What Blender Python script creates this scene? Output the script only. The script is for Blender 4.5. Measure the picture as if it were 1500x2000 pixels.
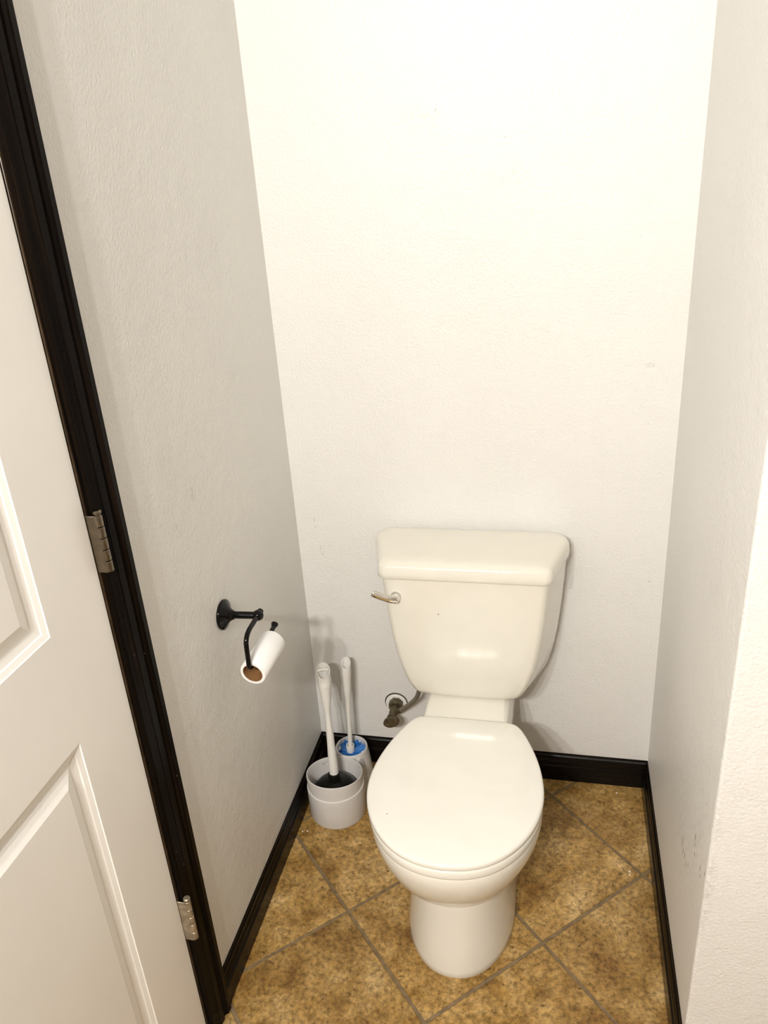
import bpy, bmesh, math, random
from mathutils import Vector, Matrix

random.seed(7)
for o in list(bpy.data.objects):
    bpy.data.objects.remove(o)
scene = bpy.context.scene
COL = scene.collection
PI = math.pi

# ------------------------------------------------------------------ camera
# x runs right from the left wall, y = 0 is the wall behind the toilet, z up (metres)
CAM_POS = Vector((0.65793, -1.75496, 1.6))
R_AX = Vector((0.97635463, 0.20651258, -0.06390766))     # camera right
D_AX = Vector((0.02701296, -0.40986292, -0.91174705))    # camera down
F_AX = Vector((-0.21448062, 0.88846212, -0.40575008))    # camera forward
cam_data = bpy.data.cameras.new('camera')
cam = bpy.data.objects.new('camera', cam_data)
COL.objects.link(cam)
m3 = Matrix((R_AX, -D_AX, -F_AX)).transposed()
cam.matrix_world = Matrix.Translation(CAM_POS) @ m3.to_4x4()
cam_data.sensor_fit = 'VERTICAL'
cam_data.sensor_height = 36.0
cam_data.sensor_width = 27.0
cam_data.lens = 1538.96 / 2000 * 36.0
cam_data.clip_start = 0.02
scene.camera = cam

# ------------------------------------------------------------------ world and exposure
world = bpy.data.worlds.new('world')
scene.world = world
world.use_nodes = True
world.node_tree.nodes['Background'].inputs[0].default_value = (0.9, 0.93, 1.0, 1)
world.node_tree.nodes['Background'].inputs[1].default_value = 0.05
scene.view_settings.view_transform = 'Standard'
scene.view_settings.look = 'None'
scene.view_settings.gamma = 1.0
scene.view_settings.use_curve_mapping = False
scene.view_settings.exposure = 0.0
LAMP = 63.0             # watts of each vanity bulb
LAMP_COL = (1.0, 0.968, 0.925, 1)

# ------------------------------------------------------------------ room sizes
W = 0.914              # alcove width
YR = -0.738            # where the right alcove wall ends
XF = 2.90              # far right wall
YF = -2.60             # wall behind the camera
ZC = 2.44
DY0, DY1 = -0.847, -1.609   # door edges (hinge side, latch side)
DZ = 2.032


# ------------------------------------------------------------------ node helpers
def new_mat(name):
    m = bpy.data.materials.new(name)
    m.use_nodes = True
    nt = m.node_tree
    b = nt.nodes['Principled BSDF']
    return m, nt, b


def nd(nt, typ, **kw):
    n = nt.nodes.new(typ)
    for k, v in kw.items():
        if k in n.inputs.keys():
            n.inputs[k].default_value = v
        else:
            setattr(n, k, v)
    return n


def ramp(nt, src, stops):
    r = nt.nodes.new('ShaderNodeValToRGB')
    while len(r.color_ramp.elements) < len(stops):
        r.color_ramp.elements.new(0.5)
    for e, (p, c) in zip(r.color_ramp.elements, stops):
        e.position = p
        e.color = c if len(c) == 4 else (*c, 1)
    nt.links.new(src, r.inputs[0])
    return r


def mixc(nt, fac, a, b):
    n = nt.nodes.new('ShaderNodeMix')
    n.data_type = 'RGBA'
    for sock, v in ((n.inputs[0], fac), (n.inputs[6], a), (n.inputs[7], b)):
        if isinstance(v, (int, float)):
            sock.default_value = v
        elif isinstance(v, tuple):
            sock.default_value = v if len(v) == 4 else (*v, 1)
        else:
            nt.links.new(v, sock)
    return n.outputs[2]


def math_n(nt, op, a, b=0.0, clamp=False):
    n = nt.nodes.new('ShaderNodeMath')
    n.operation = op
    n.use_clamp = clamp
    for i, v in enumerate((a, b)):
        if isinstance(v, (int, float)):
            n.inputs[i].default_value = v
        else:
            nt.links.new(v, n.inputs[i])
    return n.outputs[0]


def plain(name, col, rough=0.4, metal=0.0, coat=0.0, spec=0.5, noise=0.0, nscale=40.0, bump=0.0, bscale=300.0):
    m, nt, b = new_mat(name)
    b.inputs['Base Color'].default_value = (*col, 1)
    b.inputs['Roughness'].default_value = rough
    b.inputs['Metallic'].default_value = metal
    b.inputs['Coat Weight'].default_value = coat
    b.inputs['Coat Roughness'].default_value = 0.05
    b.inputs['Specular IOR Level'].default_value = spec
    tc = nd(nt, 'ShaderNodeTexCoord')
    if noise:
        n = nd(nt, 'ShaderNodeTexNoise', Scale=nscale, Detail=5.0)
        nt.links.new(tc.outputs['Object'], n.inputs['Vector'])
        r = ramp(nt, n.outputs['Fac'], [(0.3, tuple(c * (1 - noise) for c in col)), (0.7, tuple(min(1, c * (1 + noise)) for c in col))])
        nt.links.new(r.outputs[0], b.inputs['Base Color'])
    if bump:
        n2 = nd(nt, 'ShaderNodeTexNoise', Scale=bscale, Detail=3.0)
        nt.links.new(tc.outputs['Object'], n2.inputs['Vector'])
        bp = nd(nt, 'ShaderNodeBump', Strength=bump, Distance=0.002)
        nt.links.new(n2.outputs['Fac'], bp.inputs['Height'])
        nt.links.new(bp.outputs['Normal'], b.inputs['Normal'])
    return m


def blob(nt, pos, centre, size, soft=1.0):
    """1 inside an ellipsoid round centre, 0 outside"""
    s = nd(nt, 'ShaderNodeVectorMath', operation='SUBTRACT')
    nt.links.new(pos, s.inputs[0])
    s.inputs[1].default_value = centre
    d = nd(nt, 'ShaderNodeVectorMath', operation='DIVIDE')
    nt.links.new(s.outputs[0], d.inputs[0])
    d.inputs[1].default_value = size
    l = nd(nt, 'ShaderNodeVectorMath', operation='LENGTH')
    nt.links.new(d.outputs[0], l.inputs[0])
    mr = nd(nt, 'ShaderNodeMapRange')
    mr.inputs[1].default_value = 1.0
    mr.inputs[2].default_value = 1.0 - soft
    nt.links.new(l.outputs['Value'], mr.inputs[0])
    return mr.outputs[0]


WALL = (0.79, 0.775, 0.74)


def wall_mat(name, scuffs=(), smudges=(), dots=(), dot_amt=0.4):
    """painted drywall: orange peel relief, faint blotches, scuffs of their own shape"""
    m, nt, b = new_mat(name)
    b.inputs['Roughness'].default_value = 0.42
    b.inputs['Specular IOR Level'].default_value = 0.35
    g = nd(nt, 'ShaderNodeNewGeometry')
    pos = g.outputs['Position']
    n = nd(nt, 'ShaderNodeTexNoise', Scale=3.5, Detail=4.0)
    nt.links.new(pos, n.inputs['Vector'])
    r = ramp(nt, n.outputs['Fac'], [(0.3, tuple(c * 0.965 for c in WALL)), (0.7, WALL)])
    col = r.outputs[0]
    for c, s, amt in smudges:
        f = blob(nt, pos, c, s)
        nn = nd(nt, 'ShaderNodeTexNoise', Scale=95.0, Detail=5.0)
        nt.links.new(pos, nn.inputs['Vector'])
        rr = ramp(nt, nn.outputs['Fac'], [(0.42, (0, 0, 0)), (0.62, (1, 1, 1))])
        f = math_n(nt, 'MULTIPLY', math_n(nt, 'MULTIPLY', f, rr.outputs[0]), amt)
        col = mixc(nt, f, col, (0.34, 0.32, 0.28))
    for c, s, amt, stretch in scuffs:
        f = blob(nt, pos, c, s, 0.7)
        mp = nd(nt, 'ShaderNodeMapping')
        mp.inputs['Scale'].default_value = stretch
        nt.links.new(pos, mp.inputs['Vector'])
        nn = nd(nt, 'ShaderNodeTexNoise', Scale=1.0, Detail=3.0, Roughness=0.7)
        nt.links.new(mp.outputs[0], nn.inputs['Vector'])
        f = math_n(nt, 'MULTIPLY', f, nn.outputs['Fac'])
        rr = ramp(nt, f, [(0.50, (0, 0, 0)), (0.56, (1, 1, 1))])
        f = math_n(nt, 'MULTIPLY', rr.outputs[0], amt)
        col = mixc(nt, f, col, (0.05, 0.045, 0.04))
    for c, rad in dots:
        f = blob(nt, pos, c, rad, 0.45)
        nn = nd(nt, 'ShaderNodeTexNoise', Scale=420.0, Detail=2.0)
        nt.links.new(pos, nn.inputs['Vector'])
        rr = ramp(nt, nn.outputs['Fac'], [(0.36, (0.25, 0.25, 0.25)), (0.56, (1, 1, 1))])
        col = mixc(nt, math_n(nt, 'MULTIPLY', math_n(nt, 'MULTIPLY', f, rr.outputs[0]), dot_amt), col, (0.06, 0.055, 0.045))
    if isinstance(col, tuple):
        b.inputs['Base Color'].default_value = (*col, 1)
    else:
        nt.links.new(col, b.inputs['Base Color'])
    n1 = nd(nt, 'ShaderNodeTexNoise', Scale=175.0, Detail=2.0, Roughness=0.45)
    nt.links.new(pos, n1.inputs['Vector'])
    n2 = nd(nt, 'ShaderNodeTexNoise', Scale=22.0, Detail=2.0)
    nt.links.new(pos, n2.inputs['Vector'])
    h = math_n(nt, 'ADD', n1.outputs['Fac'], math_n(nt, 'MULTIPLY', n2.outputs['Fac'], 1.2))
    bp = nd(nt, 'ShaderNodeBump', Strength=0.55, Distance=0.0026)
    nt.links.new(h, bp.inputs['Height'])
    nt.links.new(bp.outputs['Normal'], b.inputs['Normal'])
    return m


def wood_mat(name, axis, spec=0.09):
    """espresso stained, varnished trim; grain runs along the axis"""
    m, nt, b = new_mat(name)
    g = nd(nt, 'ShaderNodeNewGeometry')
    mp = nd(nt, 'ShaderNodeMapping')
    sc = [220.0, 220.0, 220.0]
    sc[axis] = 3.0
    mp.inputs['Scale'].default_value = sc
    nt.links.new(g.outputs['Position'], mp.inputs['Vector'])
    n = nd(nt, 'ShaderNodeTexNoise', Scale=1.0, Detail=4.0, Roughness=0.6)
    nt.links.new(mp.outputs[0], n.inputs['Vector'])
    r = ramp(nt, n.outputs['Fac'], [(0.35, (0.0022, 0.0016, 0.0013)), (0.6, (0.0065, 0.0040, 0.0026)), (0.8, (0.022, 0.012, 0.006))])
    n2 = nd(nt, 'ShaderNodeTexNoise', Scale=120.0, Detail=2.0)
    nt.links.new(g.outputs['Position'], n2.inputs['Vector'])
    wear = ramp(nt, n2.outputs['Fac'], [(0.76, (0, 0, 0)), (0.80, (1, 1, 1))])
    c = mixc(nt, wear.outputs[0], r.outputs[0], (0.10, 0.075, 0.055))
    nt.links.new(c, b.inputs['Base Color'])
    b.inputs['Roughness'].default_value = 0.24
    b.inputs['Specular IOR Level'].default_value = spec
    b.inputs['IOR'].default_value = 1.35
    bp = nd(nt, 'ShaderNodeBump', Strength=0.2, Distance=0.001)
    nt.links.new(n.outputs['Fac'], bp.inputs['Height'])
    nt.links.new(bp.outputs['Normal'], b.inputs['Normal'])
    return m


def tile_mat():
    m, nt, b = new_mat('stone_look_ceramic')
    tc = nd(nt, 'ShaderNodeTexCoord')
    oi = nd(nt, 'ShaderNodeObjectInfo')
    off = nd(nt, 'ShaderNodeVectorMath', operation='ADD')
    cm = nd(nt, 'ShaderNodeCombineXYZ')
    k = math_n(nt, 'MULTIPLY', oi.outputs['Random'], 37.0)
    for i in range(3):
        nt.links.new(k, cm.inputs[i])
    nt.links.new(tc.outputs['Object'], off.inputs[0])
    nt.links.new(cm.outputs[0], off.inputs[1])
    v = off.outputs[0]

    def noise(scale, detail, rough=0.55, dist=0.0):
        n = nd(nt, 'ShaderNodeTexNoise', Scale=scale, Detail=detail, Roughness=rough, Distortion=dist)
        nt.links.new(v, n.inputs['Vector'])
        return n.outputs['Fac']
    big = noise(9.0, 8.0, 0.68, 0.25)
    base = ramp(nt, big, [(0.34, (0.185, 0.090, 0.020)), (0.45, (0.300, 0.172, 0.046)), (0.55, (0.410, 0.255, 0.086)), (0.68, (0.55, 0.38, 0.17))])
    fine = noise(95.0, 6.0, 0.75, 0.15)
    fr = ramp(nt, fine, [(0.36, (0.48, 0.45, 0.40)), (0.5, (1, 1, 1)), (0.64, (1.5, 1.47, 1.38))])
    mul = nt.nodes.new('ShaderNodeMix')
    mul.data_type = 'RGBA'
    mul.blend_type = 'MULTIPLY'
    mul.inputs[0].default_value = 1.0
    nt.links.new(base.outputs[0], mul.inputs[6])
    nt.links.new(fr.outputs[0], mul.inputs[7])
    speck = ramp(nt, noise(85.0, 4.0, 0.6, 0.3), [(0.30, (1, 1, 1)), (0.36, (0, 0, 0))])
    c = mixc(nt, math_n(nt, 'MULTIPLY', speck.outputs[0], 0.8), mul.outputs[2], (0.055, 0.026, 0.009))
    pale = ramp(nt, noise(30.0, 7.0, 0.75, 0.3), [(0.62, (0, 0, 0)), (0.76, (1, 1, 1))])
    c = mixc(nt, math_n(nt, 'MULTIPLY', pale.outputs[0], 0.55), c, (0.42, 0.32, 0.185))
    hs = nd(nt, 'ShaderNodeHueSaturation')
    vv = nd(nt, 'ShaderNodeMapRange')
    vv.inputs[3].default_value = 0.88
    vv.inputs[4].default_value = 1.10
    nt.links.new(oi.outputs['Random'], vv.inputs[0])
    nt.links.new(vv.outputs[0], hs.inputs['Value'])
    nt.links.new(c, hs.inputs['Color'])
    nt.links.new(hs.outputs[0], b.inputs['Base Color'])
    b.inputs['Roughness'].default_value = 0.36
    b.inputs['Specular IOR Level'].default_value = 0.4
    bp = nd(nt, 'ShaderNodeBump', Strength=0.28, Distance=0.0015)
    nt.links.new(fine, bp.inputs['Height'])
    nt.links.new(bp.outputs['Normal'], b.inputs['Normal'])
    return m


def emit_mat(name, col, strength):
    m, nt, b = new_mat(name)
    b.inputs['Emission Color'].default_value = col
    b.inputs['Emission Strength'].default_value = strength
    b.inputs['Base Color'].default_value = (0.9, 0.9, 0.88, 1)
    return m


def porcelain_mat(name, col, marks=()):
    m, nt, b = new_mat(name)
    b.inputs['Roughness'].default_value = 0.09
    b.inputs['Specular IOR Level'].default_value = 0.5
    b.inputs['Coat Weight'].default_value = 0.25
    b.inputs['Coat Roughness'].default_value = 0.04
    g = nd(nt, 'ShaderNodeNewGeometry')
    n = nd(nt, 'ShaderNodeTexNoise', Scale=14.0, Detail=4.0)
    nt.links.new(g.outputs['Position'], n.inputs['Vector'])
    r = ramp(nt, n.outputs['Fac'], [(0.35, tuple(c * 0.975 for c in col)), (0.65, col)])
    c = r.outputs[0]
    for p, rad in marks:
        f = blob(nt, g.outputs['Position'], p, (rad, rad, rad), 0.5)
        c = mixc(nt, math_n(nt, 'MULTIPLY', f, 0.65), c, (0.16, 0.12, 0.07))
    nt.links.new(c, b.inputs['Base Color'])
    return m


MAT = dict(
    dark_z=wood_mat('espresso_trim_upright', 2),
    dark_y=wood_mat('espresso_trim_along_side', 1, 0.25),
    dark_x=wood_mat('espresso_trim_along_back', 0, 0.3),
    tile=tile_mat(),
    grout=plain('grout', (0.215, 0.15, 0.078), 0.8, noise=0.25, nscale=60, bump=0.4),
    door=plain('white_door_paint', (0.91, 0.885, 0.84), 0.30, noise=0.02, nscale=5, bump=0.05, bscale=160),
    ceiling=plain('ceiling_paint', (0.88, 0.86, 0.83), 0.8, bump=0.2, bscale=120),
    porcelain=porcelain_mat('almond_white_porcelain', (0.80, 0.765, 0.675), [
        ((0.602, -0.213, 0.693), 0.0022), ((0.617, -0.211, 0.693), 0.0022), ((0.632, -0.208, 0.690), 0.0020),
        ((0.574, -0.213, 0.640), 0.0022), ((0.556, -0.213, 0.622), 0.0022), ((0.397, -0.213, 0.640), 0.003)]),
    seat=porcelain_mat('white_seat_plastic', (0.86, 0.84, 0.765), [((0.345, -0.612, 0.421), 0.0022)]),
    chrome=plain('chrome', (0.80, 0.79, 0.76), 0.07, metal=1.0),
    nickel=plain('satin_nickel', (0.21, 0.175, 0.13), 0.28, metal=1.0, noise=0.12, nscale=90),
    painted_nickel=plain('paint_smeared_metal', (0.34, 0.28, 0.20), 0.45, metal=0.6, noise=0.35, nscale=80),
    black=plain('black_metal', (0.003, 0.0025, 0.0025), 0.10, spec=0.22),
    rubber=plain('black_rubber', (0.004, 0.004, 0.0035), 0.28, spec=0.18),
    caddy=plain('white_caddy_plastic', (0.70, 0.675, 0.65), 0.34, noise=0.03, nscale=25),
    handle=plain('white_handle_plastic', (0.80, 0.78, 0.73), 0.28),
    blue=plain('blue_bristle', (0.012, 0.16, 0.52), 0.45),
    paper=plain('white_tissue', (0.94, 0.935, 0.92), 0.9, bump=0.3, bscale=500),
    card=plain('brown_cardboard', (0.30, 0.145, 0.05), 0.85, noise=0.15, nscale=80),
    brass=plain('tarnished_valve_metal', (0.115, 0.090, 0.050), 0.42, metal=0.55, noise=0.5, nscale=160),
    hose=plain('grey_braided_hose', (0.26, 0.225, 0.17), 0.42, metal=0.35, noise=0.2, nscale=400, bump=0.4, bscale=700),
    hole=plain('dark_gap', (0.05, 0.04, 0.03), 0.9),
    escutcheon=plain('painted_escutcheon', (0.86, 0.84, 0.79), 0.45, noise=0.05, nscale=120),
    jamb=plain('reflection_brown_jamb', (0.05, 0.030, 0.015), 0.25, noise=0.5, nscale=30),  # brown painted in for the door's tan reflection along the inner edge
    bronze=plain('light_block_bronze', (0.03, 0.022, 0.015), 0.5),  # for the added cups that block light behind the bulbs
    bulb=emit_mat('frosted_bulb', LAMP_COL, 25.0),
)


# ------------------------------------------------------------------ mesh helpers
def link(name, mesh, mat, parent=None):
    o = bpy.data.objects.new(name, mesh)
    COL.objects.link(o)
    if mat is not None:
        mesh.materials.clear()
        mesh.materials.append(MAT[mat] if isinstance(mat, str) else mat)
    if parent is not None:
        o.parent = parent
        o.matrix_parent_inverse = parent.matrix_world.inverted()
    return o


def from_bm(name, bm, mat, parent=None, smooth=True, angle=40):
    bmesh.ops.recalc_face_normals(bm, faces=bm.faces[:])
    me = bpy.data.meshes.new(name)
    bm.to_mesh(me)
    bm.free()
    if smooth:
        for p in me.polygons:
            p.use_smooth = True
        me.set_sharp_from_angle(angle=math.radians(angle))
    return link(name, me, mat, parent)


def thing(name, loc, label, cat, group=None):
    o = bpy.data.objects.new(name, None)
    o.empty_display_size = 0.05
    COL.objects.link(o)
    o.location = loc
    o.matrix_world = Matrix.Translation(loc)
    tag(o, label, cat, group)
    return o


def tag(o, label, cat=None, group=None, kind=None):
    o['label'] = label
    if cat:
        o['category'] = cat
    if group:
        o['group'] = group
    if kind:
        o['kind'] = kind
    return o


def add_box(bm, a, b, bevel=0.0, segs=2):
    vs = [bm.verts.new((x, y, z)) for x in (a[0], b[0]) for y in (a[1], b[1]) for z in (a[2], b[2])]
    fs = [(0, 1, 3, 2), (4, 6, 7, 5), (0, 4, 5, 1), (2, 3, 7, 6), (0, 2, 6, 4), (1, 5, 7, 3)]
    faces = [bm.faces.new([vs[i] for i in f]) for f in fs]
    if bevel:
        es = list({e for f in faces for e in f.edges})
        bmesh.ops.bevel(bm, geom=es, offset=bevel, segments=segs, affect='EDGES', profile=0.5)


def box(name, a, b, mat, parent=None, bevel=0.0, segs=2):
    bm = bmesh.new()
    add_box(bm, a, b, bevel, segs)
    return from_bm(name, bm, mat, parent, smooth=bevel > 0)


def add_loft(bm, rings, cap0=True, cap1=True, closed=True):
    vr = [[bm.verts.new(p) for p in r] for r in rings]
    n = len(vr[0])
    for a, b in zip(vr, vr[1:]):
        for i in range(n if closed else n - 1):
            j = (i + 1) % n
            bm.faces.new((a[i], a[j], b[j], b[i]))
    if cap0:
        bm.faces.new(list(reversed(vr[0])))
    if cap1:
        bm.faces.new(vr[-1])
    return vr


def add_lathe(bm, prof, mtx=Matrix(), segs=32, cap0=True, cap1=True):
    rings = []
    for r, z in prof:
        r = max(r, 1e-4)
        rings.append([mtx @ Vector((r * math.cos(2 * PI * i / segs), r * math.sin(2 * PI * i / segs), z)) for i in range(segs)])
    return add_loft(bm, rings, cap0, cap1)


def frames(path):
    path = [Vector(p) for p in path]
    out = []
    up = None
    for i, p in enumerate(path):
        t = (path[min(i + 1, len(path) - 1)] - path[max(i - 1, 0)]).normalized()
        if up is None:
            up = Vector((0, 0, 1)) if abs(t.z) < 0.9 else Vector((1, 0, 0))
        u = (up - t * up.dot(t)).normalized()
        up = u
        out.append((p, t, u, t.cross(u)))
    return out


def smooth_path(pts, n=8):
    pts = [Vector(p) for p in pts]
    out = []
    P = [pts[0]] + pts + [pts[-1]]
    for i in range(1, len(P) - 2):
        a, b, c, d = P[i - 1], P[i], P[i + 1], P[i + 2]
        for k in range(n):
            t = k / n
            out.append(0.5 * ((2 * b) + (c - a) * t + (2 * a - 5 * b + 4 * c - d) * t * t + (3 * b - a - 3 * c + d) * t ** 3))
    out.append(pts[-1])
    return out


def interp(tab, t):
    for (a, x), (b, y) in zip(tab, tab[1:]):
        if t <= b:
            k = 0 if b == a else (t - a) / (b - a)
            k = k * k * (3 - 2 * k)
            return x + (y - x) * max(0, k)
    return tab[-1][1]


def add_tube(bm, path, rad, segs=16, sx=1.0, sy=1.0, cap=True):
    rings = []
    fr = frames(path)
    for i, (p, t, u, v) in enumerate(fr):
        r = rad if isinstance(rad, (int, float)) else interp(rad, i / (len(fr) - 1))
        rings.append([p + (u * math.cos(2 * PI * k / segs) * sx + v * math.sin(2 * PI * k / segs) * sy) * r for k in range(segs)])
    return add_loft(bm, rings, cap, cap)


def rot_to(d):
    """matrix whose z axis points along d"""
    return Vector((0, 0, 1)).rotation_difference(Vector(d)).to_matrix().to_4x4()


def sweep_profile(name, prof, p0, p1, nrm, mat, parent=None, mit0=0.0, mit1=0.0):
    """extrude a (out, up) profile from p0 to p1; out goes along nrm, up is z"""
    p0, p1, nrm = Vector(p0), Vector(p1), Vector(nrm)
    d = (p1 - p0).normalized()
    bm = bmesh.new()
    up = Vector((0, 0, 1))
    a = [p0 + nrm * o + up * u + d * o * mit0 for o, u in prof]
    b = [p1 + nrm * o + up * u + d * o * mit1 for o, u in prof]
    add_loft(bm, [a, b])
    return from_bm(name, bm, mat, parent, smooth=False)


# ------------------------------------------------------------------ walls, ceiling
T = 0.10
wm_back = wall_mat('wall_paint_back',
                   scuffs=[((0.845, 0, 1.163), (0.032, 0.05, 0.016), 0.30, (300, 300, 420)), ((0.80, 0, 1.163), (0.03, 0.05, 0.006), 0.2, (300, 300, 420))],
                   smudges=[((0.37, 0, 1.675), (0.06, 0.1, 0.04), 0.16), ((0.54, 0, 1.56), (0.06, 0.1, 0.05), 0.10), ((0.40, 0, 1.50), (0.2, 0.1, 0.2), 0.05)],
                   dots=[((0.880, 0, 0.634), (0.0030, 0.01, 0.0024)), ((0.535, 0, 1.629), (0.0016, 0.01, 0.003)), ((0.398, 0, 1.688), (0.002, 0.01, 0.006)),
                         ((0.049, 0, 0.771), (0.0012, 0.01, 0.010)), ((0.050, 0, 0.750), (0.003, 0.01, 0.0015)), ((0.058, 0, 0.690), (0.0012, 0.01, 0.008)), ((0.062, 0, 0.672), (0.002, 0.01, 0.003))])
wm_left = wall_mat('wall_paint_left',
                   smudges=[((0, -0.524, 1.063), (0.1, 0.012, 0.022), 0.40), ((0, -0.601, 1.032), (0.1, 0.006, 0.012), 0.3), ((0, -0.662, 0.89), (0.1, 0.012, 0.02), 0.2),
                            ((0, -0.60, 1.15), (0.1, 0.05, 0.06), 0.10)],
                   dots=[((0, -0.601, 1.032), (0.01, 0.0012, 0.006)), ((0, -0.522, 1.068), (0.01, 0.0008, 0.010))])
wm_right = wall_mat('wall_paint_right', dot_amt=0.9,
                    smudges=[((W, -0.50, 0.40), (0.1, 0.22, 0.25), 0.22), ((W, -0.66, 0.50), (0.1, 0.08, 0.2), 0.2)],
                    dots=[((W, -0.534, 0.356), (0.01, 0.0035, 0.016)), ((W, -0.548, 0.344), (0.01, 0.003, 0.010)), ((W, -0.566, 0.352), (0.01, 0.003, 0.013)), ((W, -0.585, 0.350), (0.01, 0.0028, 0.008)), ((W, -0.602, 0.366), (0.01, 0.0022, 0.007)),
                          ((W, -0.632, 0.468), (0.01, 0.004, 0.011)), ((W, -0.634, 0.452), (0.01, 0.0035, 0.007)), ((W, -0.641, 0.436), (0.01, 0.003, 0.007)),
                          ((W, -0.692, 0.460), (0.01, 0.003, 0.008)), ((W, -0.698, 0.448), (0.01, 0.004, 0.004)), ((W, -0.726, 0.484), (0.01, 0.003, 0.006)), ((W, -0.678, 0.59), (0.01, 0.0015, 0.004))])
wm_ret = wall_mat('wall_paint_return', smudges=[((W, YR, 0.46), (0.020, 0.1, 0.11), 0.55), ((W, YR, 0.60), (0.02, 0.1, 0.05), 0.3)])
wm = wall_mat('wall_paint_room')


def struct(o, label, cat):
    return tag(o, label, cat, kind='structure')


struct(box('wall_back', (-T, 0, -0.05), (W + T, T, ZC), wm_back), 'pale painted wall behind the toilet', 'wall')
bm = bmesh.new()
OY0, OY1, OZ = DY0 + 0.022, DY1 - 0.022, DZ + 0.02
add_box(bm, (-T, OY0, -0.05), (0, 0, ZC))
add_box(bm, (-T, YF, -0.05), (0, OY1, ZC))
add_box(bm, (-T, OY1, OZ), (0, OY0, ZC))
struct(from_bm('wall_left', bm, wm_left, smooth=False), 'grey shaded wall with the paper holder, beside the door casing', 'wall')
# right alcove wall: the end of the partition has a softened drywall corner
bm = bmesh.new()
cr = 0.006
pl = [(W, 0.0)]
pl += [(W + cr - cr * math.cos(k * PI / 12), YR + cr - cr * math.sin(k * PI / 12)) for k in range(0, 4)]
pl += [(W + 0.006, YR + 0.05), (W + 0.10, YR + 0.05), (W + 0.10, 0.0)]
add_loft(bm, [[(x, y, -0.05) for x, y in pl], [(x, y, ZC) for x, y in pl]])
struct(from_bm('wall_right', bm, wm_right, angle=50), 'narrow shaded wall to the right of the toilet, scuffed low down', 'wall')
bm = bmesh.new()
pl = [(W + cr - cr * math.cos(k * PI / 12), YR + cr - cr * math.sin(k * PI / 12)) for k in range(3, 7)]
pl += [(XF, YR), (XF, YR + 0.05), (W + 0.006, YR + 0.05)]
add_loft(bm, [[(x, y, -0.05) for x, y in pl], [(x, y, ZC) for x, y in pl]])
struct(from_bm('wall_return', bm, wm_ret, angle=50), 'bright wall end at the right edge, facing the room', 'wall')
struct(box('wall_far_right', (XF, YF, -0.05), (XF + T, YR, ZC), wm), 'plain painted wall on the far right of the room', 'wall')
struct(box('wall_front', (-T, YF - T, -0.05), (XF + T, YF, ZC), wm), 'plain painted wall opposite the toilet', 'wall')
struct(box('ceiling', (-T, YF - T, ZC), (XF + T, T, ZC + 0.1), 'ceiling'), 'flat white ceiling over the room', 'ceiling')

# ------------------------------------------------------------------ floor: grout bed and tiles
floor = struct(box('floor', (-T, YF - T, -0.06), (XF + T, T, -0.0028), 'grout'),
               'brown stone-look tiled floor laid on the diagonal', 'floor')
TS, TA = 0.31742, -0.80949
TO = Vector((0.20391, -0.51102))
E1 = Vector((math.cos(TA), math.sin(TA)))
E2 = Vector((-E1.y, E1.x))


def clip_poly(poly, axis, val, keep_less):
    out = []
    for i, p in enumerate(poly):
        q = poly[(i + 1) % len(poly)]
        pin = (p[axis] <= val) if keep_less else (p[axis] >= val)
        qin = (q[axis] <= val) if keep_less else (q[axis] >= val)
        if pin:
            out.append(p)
        if pin != qin:
            t = (val - p[axis]) / (q[axis] - p[axis])
            out.append(p + (q - p) * t)
    return out


def clip_rect(poly, x0, x1, y0, y1):
    for ax, v, less in ((0, x0, False), (0, x1, True), (1, y0, False), (1, y1, True)):
        poly = clip_poly(poly, ax, v, less) if len(poly) > 2 else []
    return poly


def area(p):
    return abs(sum(p[i].x * p[(i + 1) % len(p)].y - p[(i + 1) % len(p)].x * p[i].y for i in range(len(p)))) / 2


GAP = 0.0040


def tile_object(poly, centre):
    loc = [p - centre for p in poly]
    b = 0.0019
    c = sum(loc, Vector((0, 0))) / len(loc)
    ins = []
    for p in loc:
        d = p - c
        ins.append(p - d * min(0.3, b * 1.4 / max(d.length, 1e-4)))
    bm = bmesh.new()
    add_loft(bm, [[(p.x, p.y, -0.007) for p in loc], [(p.x, p.y, -b) for p in loc], [(p.x, p.y, 0) for p in ins]])
    o = from_bm('floor_tile', bm, 'tile', None, smooth=False)
    o.location = (centre.x, centre.y, 0)
    bpy.context.view_layer.update()
    o.parent = floor
    return o


for i in range(-10, 12):
    for j in range(-12, 12):
        a = TO + E1 * (i * TS) + E2 * (j * TS)
        q = [a + E1 * GAP + E2 * GAP, a + E1 * (TS - GAP) + E2 * GAP, a + E1 * (TS - GAP) + E2 * (TS - GAP), a + E1 * GAP + E2 * (TS - GAP)]
        c = a + (E1 + E2) * TS / 2
        if max(p.y for p in q) <= YR or max(p.x for p in q) <= W - 0.001:
            pieces = [clip_rect(q, 0.001, XF - 0.001 if max(p.y for p in q) <= YR else W - 0.001, YF + 0.001, -0.001)]
        elif min(p.y for p in q) >= YR:
            pieces = [clip_rect(q, 0.001, W - 0.001, YR, -0.001)]
        else:
            pieces = [clip_rect(q, 0.001, W - 0.001, YR - 0.0005, -0.001), clip_rect(q, 0.001, XF - 0.001, YF, YR - 0.001)]
        for p in pieces:
            if len(p) > 2 and area(p) > 2e-4:
                tile_object(p, c)

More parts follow.
